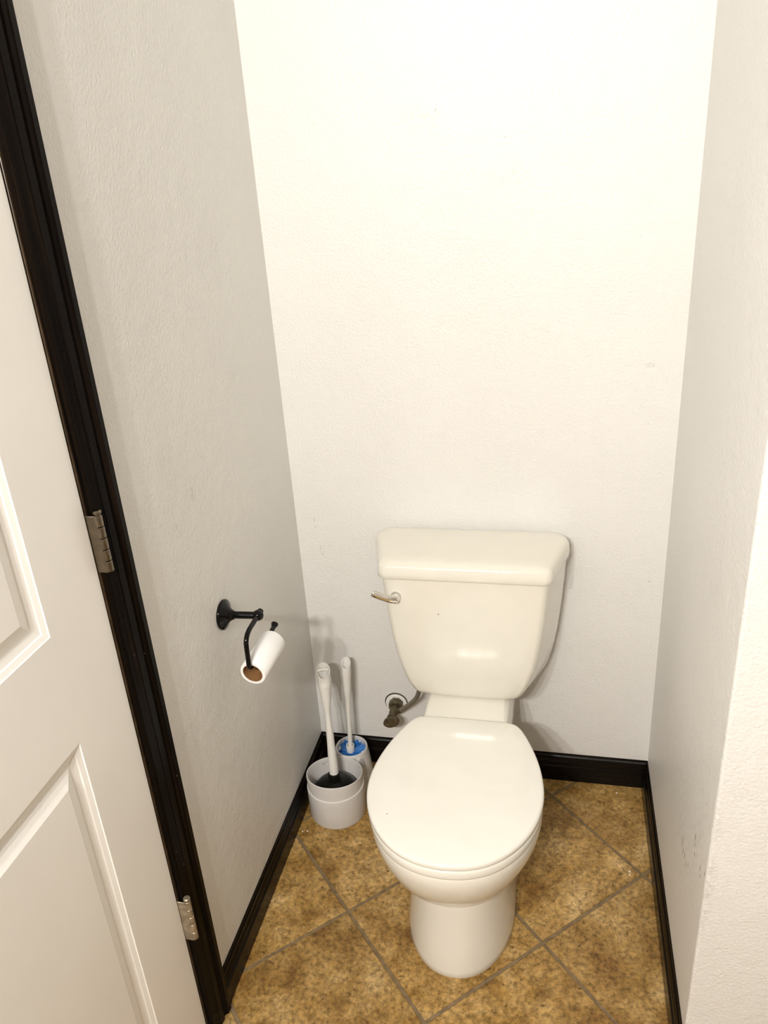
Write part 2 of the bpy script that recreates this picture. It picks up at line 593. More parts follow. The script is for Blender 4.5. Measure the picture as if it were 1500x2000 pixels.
# ------------------------------------------------------------------ baseboards, casing
HB, TB = 0.085, 0.013
BB = [(0.0, 0.0), (TB, 0.0), (TB, 0.046), (TB - 0.001, 0.049), (TB - 0.0032, 0.050), (TB - 0.0032, 0.0525), (TB - 0.0045, 0.060),
      (TB - 0.0075, 0.068), (TB - 0.0080, 0.0700), (TB - 0.0062, 0.0715), (TB - 0.0062, 0.0765), (TB - 0.0080, 0.0785), (TB - 0.0095, 0.0805), (0.0025, HB), (0.0, HB)]
CY_OUT, CY_IN = -0.776, -0.8405
struct(sweep_profile('baseboard_left', BB, (0.0, CY_OUT + 0.0006, 0.0), (0.0, 0, 0.0), (1, 0, 0), 'dark_y', mit1=-1.0),
       'dark glossy baseboard along the wall beside the door', 'baseboard')
struct(sweep_profile('baseboard_back', BB, (0, 0, 0), (W, 0, 0), (0, -1, 0), 'dark_x', mit0=1.0, mit1=-1.0),
       'dark glossy baseboard behind the toilet', 'baseboard')
struct(sweep_profile('baseboard_right', BB, (W, 0, 0), (W, YR, 0), (-1, 0, 0), 'dark_y', mit0=1.0, mit1=1.0),
       'dark worn baseboard along the narrow right wall', 'baseboard')
struct(sweep_profile('baseboard_return', BB, (W, YR, 0), (XF, YR, 0), (0, -1, 0), 'dark_x', mit0=-1.0, mit1=0),
       'dark baseboard under the bright wall end', 'baseboard')
struct(sweep_profile('baseboard_far_right', BB, (XF, YR, 0), (XF, YF, 0), (-1, 0, 0), 'dark_y'), 'dark baseboard along the far right wall', 'baseboard')
struct(sweep_profile('baseboard_front', BB, (XF, YF, 0), (0, YF, 0), (0, 1, 0), 'dark_x'), 'dark baseboard opposite the toilet', 'baseboard')

trim = thing('trim_1', (0, (DY0 + DY1) / 2, 0), 'dark glossy moulded casing round the white door', 'door frame')
trim['kind'] = 'structure'
CW = CY_OUT - CY_IN
CPROF = [(0.0, 0.0), (0.0, 0.0065), (0.002, 0.0092), (0.005, 0.0104), (0.0075, 0.0092), (0.009, 0.0094), (0.022, 0.0128), (0.0235, 0.0122), (0.025, 0.0130),
         (0.038, 0.0142), (0.042, 0.0122), (0.0445, 0.0112), (0.047, 0.0128), (0.0495, 0.0165), (0.052, 0.018), (CW - 0.002, 0.018), (CW, 0.016), (CW, 0.0)]


def casing_leg(y_in, sgn):
    bm = bmesh.new()
    top = DZ + 0.006
    a = [(x, y_in + sgn * w, 0.0) for w, x in CPROF]
    b = [(x, y_in + sgn * w, top + w) for w, x in CPROF]
    add_loft(bm, [a, b])
    from_bm('casing_leg', bm, 'dark_z', trim, smooth=False)


casing_leg(CY_IN, 1)
CY_IN2 = DY1 - 0.0065
casing_leg(CY_IN2, -1)
bm = bmesh.new()
top = DZ + 0.006
add_loft(bm, [[(x, CY_IN2 - w, top + w) for w, x in CPROF], [(x, CY_IN + w, top + w) for w, x in CPROF]])
from_bm('casing_head', bm, 'dark_y', trim, smooth=False)
for (y0, y1) in ((DY0 + 0.003, OY0), (OY1, DY1 - 0.003)):
    box('jamb', (-T, y0, 0), (0.0, y1, DZ + 0.02), 'jamb', trim, bevel=0.0012)
box('jamb', (-T, DY1 - 0.003, DZ + 0.003), (0.0, DY0 + 0.003, DZ + 0.02), 'dark_y', trim)
box('door_stop', (-0.055, DY0 - 0.008, 0), (-0.042, DY0 + 0.003, DZ), 'dark_z', trim)

# ------------------------------------------------------------------ door with two raised panels
door = thing('door_1', (0, DY0, 0), 'white panelled door standing closed in its dark frame', 'door')
door['kind'] = 'structure'


def door_mesh():
    bm = bmesh.new()
    x0, x1 = -0.038, -0.0005
    zb, zt = 0.012, DZ - 0.003
    ya, yb = DY1 + 0.001, DY0 - 0.001
    pans = [(-1.478, -0.978, 0.235, 0.869), (-1.478, -0.978, 1.047, 1.905)]
    ys = [ya, -1.478, -0.978, yb]
    zs = [zb, 0.235, 0.869, 1.047, 1.905, zt]
    V = {}

    def v(x, y, z):
        k = (round(x, 5), round(y, 5), round(z, 5))
        if k not in V:
            V[k] = bm.verts.new(k)
        return V[k]
    for i in range(3):
        for j in range(5):
            if i == 1 and j in (1, 3):
                continue
            bm.faces.new([v(x1, ys[i], zs[j]), v(x1, ys[i + 1], zs[j]), v(x1, ys[i + 1], zs[j + 1]), v(x1, ys[i], zs[j + 1])])
    for (a, b, c, d) in pans:
        steps = [(0, 0), (0.001, -0.0016), (0.009, -0.0040), (0.0105, -0.0060), (0.020, -0.0095), (0.0225, -0.0098), (0.0245, -0.0092), (0.045, -0.0012), (0.046, -0.0008)]
        rings = []
        for ins, dep in steps:
            rings.append([v(x1 + dep, a + ins, c + ins), v(x1 + dep, b - ins, c + ins), v(x1 + dep, b - ins, d - ins), v(x1 + dep, a + ins, d - ins)])
        for r, s in zip(rings, rings[1:]):
            for k in range(4):
                bm.faces.new((r[k], r[(k + 1) % 4], s[(k + 1) % 4], s[k]))
        bm.faces.new(rings[-1])
    # back and edges
    f = [v(x1, ys[i], zs[0]) for i in range(4)]
    bk = [v(x0, ya, zb), v(x0, yb, zb), v(x0, yb, zt), v(x0, ya, zt)]
    bm.faces.new(bk)
    bm.faces.new(f + [bk[1], bk[0]])
    bm.faces.new([v(x1, ys[i], zs[5]) for i in range(4)] + [bk[2], bk[3]])
    bm.faces.new([v(x1, yb, z) for z in zs] + [bk[2], bk[1]])
    bm.faces.new([v(x1, ya, z) for z in zs] + [bk[3], bk[0]])
    return from_bm('door_slab', bm, 'door', door, smooth=False)


door_mesh()


def hinge(z0, z1, mat):
    zc = (z0 + z1) / 2
    yk, xk, rk = -0.8400, 0.0160, 0.0060
    bm = bmesh.new()
    add_box(bm, (-0.025, -0.8462, z0), (xk, -0.8438, z1), 0.0006, 1)
    lf = from_bm('hinge', bm, mat, door)
    h = (z1 - z0) / 5
    for k in range(5):
        bm = bmesh.new()
        a, b = z0 + k * h + 0.0006, z0 + (k + 1) * h - 0.0006
        add_lathe(bm, [(rk - 0.0008, a), (rk, a + 0.0007), (rk, b - 0.0007), (rk - 0.0008, b)], Matrix.Translation((xk, yk, 0)), 20)
        from_bm('knuckle', bm, mat, lf)
    bm = bmesh.new()
    add_lathe(bm, [(rk * 0.75, z1), (rk * 0.75, z1 + 0.002), (rk * 1.05, z1 + 0.003), (rk * 1.05, z1 + 0.006), (rk * 0.8, z1 + 0.0075)], Matrix.Translation((xk, yk, 0)), 20)
    from_bm('hinge_pin', bm, mat, lf)
    return lf


hinge(1.074, 1.165, 'nickel')
hinge(0.292, 0.390, 'painted_nickel')

# ------------------------------------------------------------------ toilet
AXB, AXT = 0.467, 0.456
toilet = thing('toilet', (AXB, -0.40, 0), 'almond-white two-piece toilet with its lid closed', 'toilet')


def rounded_poly(corners, n=8):
    """corners: (x, y, r); returns a ring with n points for each corner"""
    out = []
    k = len(corners)
    for i in range(k):
        p = Vector(corners[i][:2])
        r = corners[i][2]
        a = (Vector(corners[i - 1][:2]) - p).normalized()
        b = (Vector(corners[(i + 1) % k][:2]) - p).normalized()
        ang = a.angle(b)
        t = r / math.tan(ang / 2)
        c = p + (a + b).normalized() * (r / math.sin(ang / 2))
        s, e = p + a * t - c, p + b * t - c
        a0 = math.atan2(s.y, s.x)
        a1 = math.atan2(e.y, e.x)
        d = (a1 - a0 + PI) % (2 * PI) - PI
        for j in range(n):
            th = a0 + d * j / (n - 1)
            out.append(c + Vector((math.cos(th), math.sin(th))) * r)
    return out


def densify(ring, n=120):
    """resample a closed ring evenly"""
    L = [0]
    for i in range(len(ring)):
        L.append(L[-1] + (ring[(i + 1) % len(ring)] - ring[i]).length)
    out = []
    k = 0
    for j in range(n):
        s = L[-1] * j / n
        while L[k + 1] < s:
            k += 1
        seg = L[k + 1] - L[k]
        t = (s - L[k]) / seg if seg > 1e-9 else 0
        out.append(ring[k].lerp(ring[(k + 1) % len(ring)], t))
    return out


def offset_ring(ring, d):
    n = len(ring)
    out = []
    sgn = 1 if sum(ring[i].x * ring[(i + 1) % n].y - ring[(i + 1) % n].x * ring[i].y for i in range(n)) > 0 else -1
    for i in range(n):
        t = (ring[(i + 1) % n] - ring[i - 1])
        t = t.normalized() if t.length > 1e-9 else Vector((1, 0))
        out.append(ring[i] - Vector((t.y, -t.x)) * sgn * d)
    return out


# --- seat outline (half widths about the bowl axis)
half = [(0.0, -0.718), (0.045, -0.7125), (0.088, -0.695), (0.125, -0.664), (0.154, -0.622), (0.1735, -0.572), (0.181, -0.518), (0.1765, -0.462),
        (0.163, -0.405), (0.143, -0.352), (0.1265, -0.319), (0.113, -0.304), (0.095, -0.2985), (0.05, -0.297), (0.0, -0.2965)]
hs = [Vector((x, y)) for x, y in half]
hsm = [Vector((v.x, v.y)) for v in smooth_path([(p.x, p.y, 0) for p in hs], 6)]
OUT = hsm + [Vector((-p.x, p.y)) for p in reversed(hsm[1:-1])]
OUT = densify(OUT, 128)


def ring3(r2, z, ax=AXB, tilt=0.0):
    return [Vector((ax + p.x, p.y, z + tilt * (p.y + 0.5))) for p in r2]


# seat ring and lid
bm = bmesh.new()
so = offset_ring(OUT, 0.0015)
rings = [ring3(offset_ring(so, 0.006), 0.3785), ring3(offset_ring(so, 0.001), 0.3805), ring3(so, 0.384), ring3(so, 0.397), ring3(offset_ring(so, 0.0015), 0.400), ring3(offset_ring(so, 0.006), 0.4012)]
add_loft(bm, rings)
from_bm('seat_ring', bm, 'seat', toilet, angle=60)
bm = bmesh.new()


def scaled(r2, s):
    return [Vector((p.x * s, -0.50 + (p.y + 0.50) * s)) for p in r2]


rings = [ring3(offset_ring(OUT, 0.006), 0.4035), ring3(offset_ring(OUT, 0.0012), 0.4045), ring3(OUT, 0.4065), ring3(OUT, 0.412), ring3(offset_ring(OUT, 0.0008), 0.4150),
         ring3(offset_ring(OUT, 0.003), 0.4172), ring3(offset_ring(OUT, 0.0065), 0.4184), ring3(offset_ring(OUT, 0.024), 0.4200), ring3(offset_ring(OUT, 0.034), 0.4215),
         ring3(scaled(OUT, 0.6), 0.4228), ring3(scaled(OUT, 0.3), 0.4236), ring3(scaled(OUT, 0.05), 0.4238)]
add_loft(bm, rings)
from_bm('seat_lid', bm, 'seat', toilet, angle=60)


def egg(hw, yf, yb, front=None):
    """seat-like outline rescaled to half width hw between yf and yb"""
    out = []
    for p in OUT:
        t = (p.y + 0.718) / (0.718 - 0.2965)
        out.append(Vector((p.x * hw / 0.181, yf + (yb - yf) * t)))
    return out


bm = bmesh.new()
secs = [(0.3778, 0.172, -0.706, -0.285), (0.3768, 0.1765, -0.711, -0.283), (0.372, 0.1785, -0.7135, -0.281), (0.352, 0.1785, -0.7135, -0.278), (0.325, 0.1745, -0.7075, -0.272), (0.294, 0.1650, -0.695, -0.265),
        (0.262, 0.1515, -0.677, -0.258), (0.233, 0.136, -0.654, -0.252), (0.211, 0.122, -0.632, -0.248), (0.197, 0.1135, -0.618, -0.246), (0.190, 0.107, -0.606, -0.246), (0.187, 0.098, -0.594, -0.25)]
add_loft(bm, [ring3(egg(hw, yf, yb), z) for z, hw, yf, yb in secs])
from_bm('bowl', bm, 'porcelain', toilet, angle=60)


def foot_ring(hw, yf, yb, ymid=-0.455, hwb=None):
    hwb = hwb or hw * 0.92
    pts = []
    n = 28
    for k in range(n + 1):
        th = -PI / 2 + PI * (k / n - 0.5)
        c, s = math.cos(th), math.sin(th)
        e = 0.93
        x = math.copysign(abs(c) ** e, c) * hw
        pts.append(Vector((x, ymid + (ymid - yf) * (math.copysign(abs(s) ** 1.0, s)))))
    for k in range(1, 10):
        t = k / 10
        pts.append(Vector((hw + (hwb - hw) * t, ymid + (yb - ymid) * t)))
    pts += [Vector((hwb * 0.93, yb + 0.006)), Vector((hwb * 0.75, yb + 0.010)), Vector((-hwb * 0.75, yb + 0.010)), Vector((-hwb * 0.93, yb + 0.006))]
    for k in range(9, 0, -1):
        t = k / 10
        pts.append(Vector((-(hw + (hwb - hw) * t), ymid + (yb - ymid) * t)))
    return pts


bm = bmesh.new()
secs = [(0.0, 0.1205, -0.637, -0.19), (0.004, 0.1225, -0.640, -0.19), (0.02, 0.1215, -0.6385, -0.19), (0.06, 0.1165, -0.630, -0.192), (0.11, 0.112, -0.620, -0.196),
        (0.15, 0.1100, -0.613, -0.20), (0.185, 0.1088, -0.608, -0.205), (0.235, 0.106, -0.596, -0.21)]
add_loft(bm, [ring3(foot_ring(hw, yf, yb), z) for z, hw, yf, yb in secs])
from_bm('pedestal', bm, 'porcelain', toilet, angle=60)

# deck between bowl and tank
bm = bmesh.new()
rings = []
for z, hw, yf, yb in [(0.24, 0.085, -0.40, -0.10), (0.30, 0.100, -0.40, -0.07), (0.34, 0.107, -0.39, -0.05), (0.366, 0.104, -0.385, -0.045), (0.376, 0.1015, -0.384, -0.045), (0.388, 0.1000, -0.382, -0.046), (0.3945, 0.0975, -0.380, -0.048), (0.398, 0.093, -0.376, -0.052)]:
    # the deck stays under the lid and seat in front
    r = rounded_poly([(-hw, max(yf, -0.31), 0.012), (hw, max(yf, -0.31), 0.012), (hw, yb, 0.02), (-hw, yb, 0.02)], 6)
    rings.append([Vector((0.460 + p.x, p.y, z)) for p in r])
add_loft(bm, rings)
from_bm('tank_deck', bm, 'porcelain', toilet, angle=60)

# tank: (z, front half width, back half width, front y, corner radius)
bm = bmesh.new()
rings = []
for z, wf, wb, yf, rc in [(0.3995, 0.096, 0.166, -0.176, 0.012), (0.4015, 0.111, 0.180, -0.192, 0.016), (0.406, 0.1195, 0.187, -0.199, 0.017), (0.416, 0.128, 0.192, -0.2025, 0.017),
                          (0.435, 0.1385, 0.1975, -0.2045, 0.017), (0.46, 0.1480, 0.2035, -0.2055, 0.017), (0.49, 0.1570, 0.2090, -0.206, 0.017), (0.525, 0.1648, 0.214, -0.2065, 0.017), (0.57, 0.1718, 0.219, -0.2065, 0.017),
                          (0.62, 0.1775, 0.2235, -0.2065, 0.017), (0.68, 0.1828, 0.228, -0.2065, 0.017), (0.730, 0.1868, 0.2305, -0.2065, 0.017)]:
    r = rounded_poly([(-wf, yf, rc), (wf, yf, rc), (wb, -0.045, 0.012), (-wb, -0.045, 0.012)], 8)
    # subdivide the front edge so it can bulge a little
    n = len(r)
    i0, i1 = 7, 8
    front = [r[i0].lerp(r[i1], k / 12) for k in range(1, 12)]
    r = r[:i0 + 1] + front + r[i1:]
    r = [Vector((p.x, p.y - (0.0065 * (1 - min(1, abs(p.x) / wf) ** 2) if p.y < yf + 0.002 else 0))) for p in r]
    rings.append([Vector((AXT + p.x, p.y, z)) for p in r])
add_loft(bm, rings)
from_bm('tank', bm, 'porcelain', toilet, angle=50)

# tank lid
bm = bmesh.new()


def lid_ring(d, z, dy=0.0):
    wf, wb = 0.1935 - d, 0.2465 - d
    yf = -0.2175 + d + dy
    rb = 0.046 - min(d, 0.014)
    r = rounded_poly([(-wf, yf, 0.022), (wf, yf, 0.022), (wb, -0.012 - d, rb), (-wb, -0.012 - d, rb)], 12)
    r = [Vector((p.x, p.y - (0.004 * (1 - min(1, abs(p.x) / wf) ** 2) if p.y < yf + 0.002 else 0))) for p in r]
    return [Vector((AXT + p.x, p.y, z)) for p in r]


add_loft(bm, [lid_ring(0.007, 0.7285), lid_ring(0.002, 0.7290), lid_ring(0.0, 0.7315), lid_ring(0.0, 0.742), lid_ring(0.0015, 0.756, 0.001), lid_ring(0.0035, 0.7615, 0.002), lid_ring(0.0065, 0.7655, 0.003), lid_ring(0.011, 0.7685, 0.004), lid_ring(0.017, 0.7705, 0.005),
              lid_ring(0.03, 0.7718, 0.008), lid_ring(0.045, 0.7724, 0.01)])
from_bm('tank_lid', bm, 'porcelain', toilet, angle=60)

# flush lever
bm = bmesh.new()
add_lathe(bm, [(0.0128, 0.0), (0.0128, 0.002), (0.0115, 0.004), (0.0102, 0.005), (0.0100, 0.010), (0.0102, 0.015), (0.0092, 0.0195), (0.0062, 0.0225), (0.002, 0.0238)],
          Matrix.Translation((0.2990, -0.2075, 0.6800)) @ rot_to((0, -1, 0)), 28)
lever = from_bm('flush_lever', bm, 'chrome', toilet, angle=60)
bm = bmesh.new()
add_tube(bm, smooth_path([(0.302, -0.2245, 0.6815), (0.293, -0.2275, 0.6830), (0.282, -0.2300, 0.6865), (0.271, -0.2315, 0.6900), (0.2600, -0.2325, 0.6945), (0.2515, -0.2330, 0.6985), (0.2485, -0.2330, 0.7000)], 6),
         [(0, 0.0098), (0.15, 0.0102), (0.5, 0.0082), (0.85, 0.0080), (0.96, 0.0072), (1, 0.0052)], 18, sx=1.0, sy=0.7)
from_bm('lever_arm', bm, 'chrome', lever, angle=60)

# ------------------------------------------------------------------ supply valve and hose
valve = thing('supply_valve', (0.23, 0, 0.215), 'corroded dark water shut-off valve low on the wall', 'valve')
YX = rot_to((0, -1, 0))


def lathe_y(bm, prof, x, y, z, segs=24):
    add_lathe(bm, prof, Matrix.Translation((x, y, z)) @ YX, segs)


bm = bmesh.new()
lathe_y(bm, [(0.0300, 0.0), (0.0300, 0.0030), (0.0285, 0.0048), (0.022, 0.0052), (0.0185, 0.0052)], 0.232, -0.0004, 0.2105, 40)
from_bm('escutcheon', bm, 'escutcheon', valve, angle=30)
bm = bmesh.new()
lathe_y(bm, [(0.0328, 0.0), (0.0328, 0.0006), (0.0290, 0.0006)], 0.2318, 0.0, 0.2118, 40)
from_bm('wall_hole', bm, 'hole', valve, smooth=False)
bm = bmesh.new()
add_lathe(bm, [(0.0205, 0.004), (0.0205, 0.022), (0.0175, 0.026)], Matrix.Translation((0.233, 0.0, 0.213)) @ YX @ Matrix.Rotation(0.39, 4, 'Z'), 8)
from_bm('pipe_nut', bm, 'brass', valve, smooth=False)
bm = bmesh.new()
lathe_y(bm, [(0.0105, 0.024), (0.0125, 0.028), (0.0125, 0.052), (0.0105, 0.056), (0.0105, 0.066), (0.0135, 0.067), (0.0135, 0.074), (0.006, 0.076), (0.006, 0.080)], 0.233, 0.0, 0.213)
from_bm('valve_body', bm, 'brass', valve)
bm = bmesh.new()
vm = Matrix.Translation((0.2345, -0.079, 0.2125)) @ YX @ Matrix.Rotation(0.5, 4, 'Z') @ Matrix.Diagonal((1.4, 0.95, 1, 1))
add_lathe(bm, [(0.008, 0), (0.015, 0.001), (0.0172, 0.004), (0.0172, 0.009), (0.015, 0.012), (0.006, 0.0125), (0.004, 0.0115)], vm, 28)
from_bm('valve_handle', bm, 'brass', valve)
bm = bmesh.new()
add_tube(bm, [(0.238, -0.045, 0.215), (0.252, -0.045, 0.222)], 0.0085, 6)
from_bm('outlet_nut', bm, 'brass', valve, smooth=False)
bm = bmesh.new()
add_tube(bm, smooth_path([(0.2525, -0.0455, 0.2225), (0.268, -0.0500, 0.238), (0.288, -0.0600, 0.262), (0.306, -0.073, 0.292), (0.317, -0.088, 0.330), (0.322, -0.100, 0.368), (0.3225, -0.105, 0.387)], 6), 0.0062, 12)
hose = from_bm('supply_hose', bm, 'hose')
tag(hose, 'thin grey hose from the corroded valve up to the tank', 'hose')
bm = bmesh.new()
add_lathe(bm, [(0.010, 0.0), (0.013, 0.002), (0.013, 0.009), (0.009, 0.0105)], Matrix.Translation((0.3225, -0.105, 0.3845)), 8)
from_bm('coupling_nut', bm, 'escutcheon', hose, smooth=False)

# ------------------------------------------------------------------ paper holder and roll
holder = thing('toilet_paper_holder', (0, -0.487, 0.78), 'black metal toilet paper holder fixed on the shaded wall', 'paper holder')
HX, HY, HZ = 0.0725, -0.4765, 0.7785
bm = bmesh.new()
add_lathe(bm, [(0.0305, 0.0), (0.0315, 0.0015), (0.0315, 0.0045), (0.0295, 0.0065), (0.0265, 0.0070), (0.0225, 0.0105), (0.0175, 0.0130), (0.0135, 0.0165), (0.0105, 0.0215), (0.0090, 0.0250)],
          Matrix.Translation((0, HY - 0.009, HZ + 0.003)) @ rot_to((1, 0, 0)), 40)
from_bm('rosette', bm, 'black', holder, angle=50)
bm = bmesh.new()
add_tube(bm, [(0.0225, HY - 0.0085, HZ + 0.003), (0.045, HY - 0.005, HZ + 0.002), (HX, HY, HZ)], 0.0076, 20)
from_bm('post', bm, 'black', holder)
bm = bmesh.new()
add_lathe(bm, [(0.0002, -0.0115)] + [(0.0115 * math.cos(a), 0.0115 * math.sin(a)) for a in [x * PI / 16 for x in range(-7, 8)]] + [(0.0002, 0.0115)], Matrix.Translation((HX, HY, HZ)), 24)
from_bm('post_end', bm, 'black', holder)
bm = bmesh.new()
pz = 0.700
path = [(HX, HY + 0.014, HZ + 0.001), (HX, HY - 0.004, HZ), (HX, -0.505, HZ - 0.001), (HX, -0.525, HZ - 0.002), (HX, -0.539, HZ - 0.006), (HX, -0.5475, HZ - 0.014), (HX, -0.5505, HZ - 0.024), (HX, -0.5515, HZ - 0.050),
        (HX, -0.5525, pz + 0.012), (HX, -0.5505, pz + 0.0045), (HX, -0.5445, pz + 0.0003), (HX, -0.535, pz), (HX, -0.49, pz + 0.002), (HX, -0.43, pz + 0.005), (HX, -0.408, pz + 0.0065)]
add_tube(bm, smooth_path(path, 5), 0.0050, 16)
arm = from_bm('swing_arm', bm, 'black', holder, angle=60)
bm = bmesh.new()
add_lathe(bm, [(0.005, 0), (0.0055, 0.003), (0.0078, 0.009), (0.0078, 0.011), (0.004, 0.0125)], Matrix.Translation((HX, -0.4090, pz + 0.0065)) @ rot_to((0, 1, 0.25)), 16)
from_bm('arm_tip', bm, 'black', arm)
bm = bmesh.new()
add_lathe(bm, [(0.005, 0), (0.0068, 0.001), (0.0068, 0.004), (0.0045, 0.006)], Matrix.Translation((HX, HY + 0.0105, HZ + 0.001)) @ rot_to((0, 1, 0)), 16)
from_bm('pivot_cap', bm, 'black', arm)

roll = thing('toilet_paper_roll', (0.075, -0.49, 0.66), 'nearly used-up white toilet paper roll hanging on the black holder', 'paper roll')
RA, RB = Vector((0.0735, -0.5445, 0.6852)), Vector((0.0810, -0.4400, 0.6940))
rd = (RB - RA).normalized()
rm = Matrix.Translation(RA) @ rot_to(rd)
L = (RB - RA).length


def lumpy(r, a, amt):
    return r * (1 + amt * (math.sin(3 * a + 0.5) + 0.6 * math.sin(5 * a + 2)))


bm = bmesh.new()
N = 48
rings = []
for r, z, am in [(0.0212, 0.0, 0.004), (0.0262, 0.0, 0.012), (0.0270, 0.0012, 0.014), (0.0272, L * 0.5, 0.016), (0.0270, L - 0.0012, 0.012), (0.0262, L, 0.01), (0.0212, L, 0.004)]:
    rings.append([rm @ Vector((lumpy(r, 2 * PI * k / N, am) * math.cos(2 * PI * k / N), lumpy(r, 2 * PI * k / N, am) * math.sin(2 * PI * k / N), z)) for k in range(N)])
vr = add_loft(bm, rings, False, False)
for k in range(N):
    bm.faces.new((vr[-1][k], vr[-1][(k + 1) % N], vr[0][(k + 1) % N], vr[0][k]))
from_bm('paper', bm, 'paper', roll, angle=50)
bm = bmesh.new()
vr = add_lathe(bm, [(0.0209, 0.0004), (0.0209, L - 0.0004), (0.0201, L - 0.0002), (0.0201, 0.0002)], rm, 40, False, False)
for k in range(40):
    bm.faces.new((vr[-1][k], vr[-1][(k + 1) % 40], vr[0][(k + 1) % 40], vr[0][k]))
from_bm('cardboard_core', bm, 'card', roll, angle=50)

# ------------------------------------------------------------------ plunger and brush caddy
PC = Vector((0.0985, -0.2040))     # plunger cup centre
BC = Vector((0.1155, -0.0880))     # brush cup centre
caddy = thing('plunger_brush_caddy', (PC.x, PC.y, 0), 'white plastic double caddy on the floor in the corner', 'caddy')
SG = 56
bm = bmesh.new()
prof = [(0.070, 0.0), (0.0745, 0.001), (0.0755, 0.004), (0.0768, 0.089), (0.0762, 0.0925), (0.0735, 0.0945), (0.0733, 0.0970), (0.0752, 0.136), (0.0748, 0.1395), (0.0735, 0.1408), (0.0722, 0.1400), (0.0712, 0.137), (0.0700, 0.030), (0.066, 0.024)]
rings = []
for r, z in prof:
    rg = []
    for k in range(SG):
        a = 2 * PI * k / SG
        x, y = r * math.cos(a), r * math.sin(a)
        dz = 0.0
        if z > 0.1:
            dz = -(y / 0.0745 + 1) * 0.5 * 0.024 * min(1, (z - 0.095) / 0.03)
        rg.append((PC.x + x, PC.y + y, z + dz))
    rings.append(rg)
add_loft(bm, rings)
from_bm('plunger_cup', bm, 'caddy', caddy, angle=35)
bm = bmesh.new()
prof = [(0.050, 0.0), (0.0550, 0.002), (0.0550, 0.010), (0.0535, 0.045), (0.0490, 0.085), (0.0455, 0.108), (0.0446, 0.1165), (0.0436, 0.1190), (0.0420, 0.1200), (0.0405, 0.1190), (0.0398, 0.115), (0.040, 0.030), (0.036, 0.024)]
rings = []
for idx, (r, z) in enumerate(prof):
    rg = []
    for k in range(SG):
        a = 2 * PI * k / SG
        p = BC + Vector((r * math.cos(a), r * math.sin(a)))
        d = p - PC
        lim = 0.0732 if z < 0.09 else 0.0728
        if d.length < lim and idx < 8:
            p = PC + d.normalized() * lim
        p.y = min(p.y, -TB - 0.002)
        rg.append((p.x, p.y, z))
    rings.append(rg)
add_loft(bm, rings)
from_bm('brush_cup', bm, 'caddy', caddy, angle=35)
# webs joining the two cups
for s in (-1, 1):
    bm = bmesh.new()
    ax = (BC - PC).normalized()
    px = Vector((ax.y, -ax.x)) * s
    rings = []
    for z, k in ((0.0, 1.0), (0.05, 0.97), (0.085, 0.92), (0.103, 0.84), (0.109, 0.74)):
        a0 = PC + ax * 0.040 + px * 0.0620 * (0.7 + 0.3 * k)
        a1 = PC + ax * 0.075 + px * 0.0505 * k
        a2 = BC + px * 0.050 * k
        b2 = BC + px * 0.042 * k
        b1 = PC + ax * 0.078 + px * 0.030
        b0 = PC + ax * 0.062 + px * 0.040
        rings.append([(q.x, q.y, z) for q in (a0, a1, a2, b2, b1, b0)])
    add_loft(bm, rings)
    from_bm('web', bm, 'caddy', caddy, angle=35)


def handle(name, base, tip, prof, parent, cut, cutdir, bore):
    """hollow-topped handle: prof = (t, radius); top sliced at a slant towards cutdir"""
    base, tip = Vector(base), Vector(tip)
    ax = (tip - base)
    Ln = ax.length
    ax.normalize()
    u = (Vector(cutdir) - ax * Vector(cutdir).dot(ax)).normalized()
    v = ax.cross(u)
    n = 28
    m = 26
    bm = bmesh.new()
    rings = []

    def ring(t, r, shear):
        c = base + ax * (Ln * t)
        return [c + (u * math.cos(2 * PI * k / n) + v * math.sin(2 * PI * k / n)) * r - ax * (shear * (1 + math.cos(2 * PI * k / n)) * 0.5) for k in range(n)]
    for i in range(m + 1):
        t = i / m
        sh = cut * max(0.0, (t - 0.80) / 0.20)
        rings.append(ring(t, interp(prof, t), sh))
    r1 = prof[-1][1]
    rings.append(ring(1.001, r1 - 0.0006, cut))
    rings.append(ring(1.0, r1 - 0.0016, cut))
    rings.append(ring(1.0 - bore / Ln, r1 * 0.7, cut * 0.4))
    rings.append(ring(1.0 - bore / Ln - 0.004, 0.002, cut * 0.4))
    add_loft(bm, rings)
    return from_bm(name, bm, 'handle', parent, angle=50), u, v, ax


plunger = thing('plunger', (PC.x, PC.y, 0.024), 'plunger with white handle and black rubber cup in the front caddy cup', 'plunger')
bm = bmesh.new()
PLC = Vector((0.0965, -0.2030))
add_lathe(bm, [(0.058, 0.0245), (0.0640, 0.030), (0.0650, 0.045), (0.0625, 0.064), (0.056, 0.079), (0.045, 0.0905), (0.033, 0.0980), (0.0225, 0.1015), (0.0185, 0.1035), (0.0172, 0.107), (0.0168, 0.121), (0.0150, 0.1235), (0.013, 0.124)],
          Matrix.Translation((PLC.x, PLC.y, 0)), 40)
from_bm('rubber_cup', bm, 'rubber', plunger, angle=40)
ph, u, v, ax = handle('handle', (0.0965, -0.2020, 0.1180), (0.0795, -0.1480, 0.4285),
                      [(0, 0.0123), (0.1, 0.0122), (0.35, 0.0098), (0.56, 0.0075), (0.72, 0.0135), (0.86, 0.0182), (1.0, 0.0178)], plunger, 0.030, (0.35, -1.0, 0.0), 0.040)
tipc = Vector((0.0795, -0.1480, 0.4285))
bm = bmesh.new()
a = tipc - v * 0.0145 - ax * 0.0145
b = tipc + v * 0.0145 - ax * 0.0145
add_tube(bm, [a, (a + b) / 2 + ax * 0.002, b], 0.0030, 10)
from_bm('crossbar', bm, 'handle', ph)

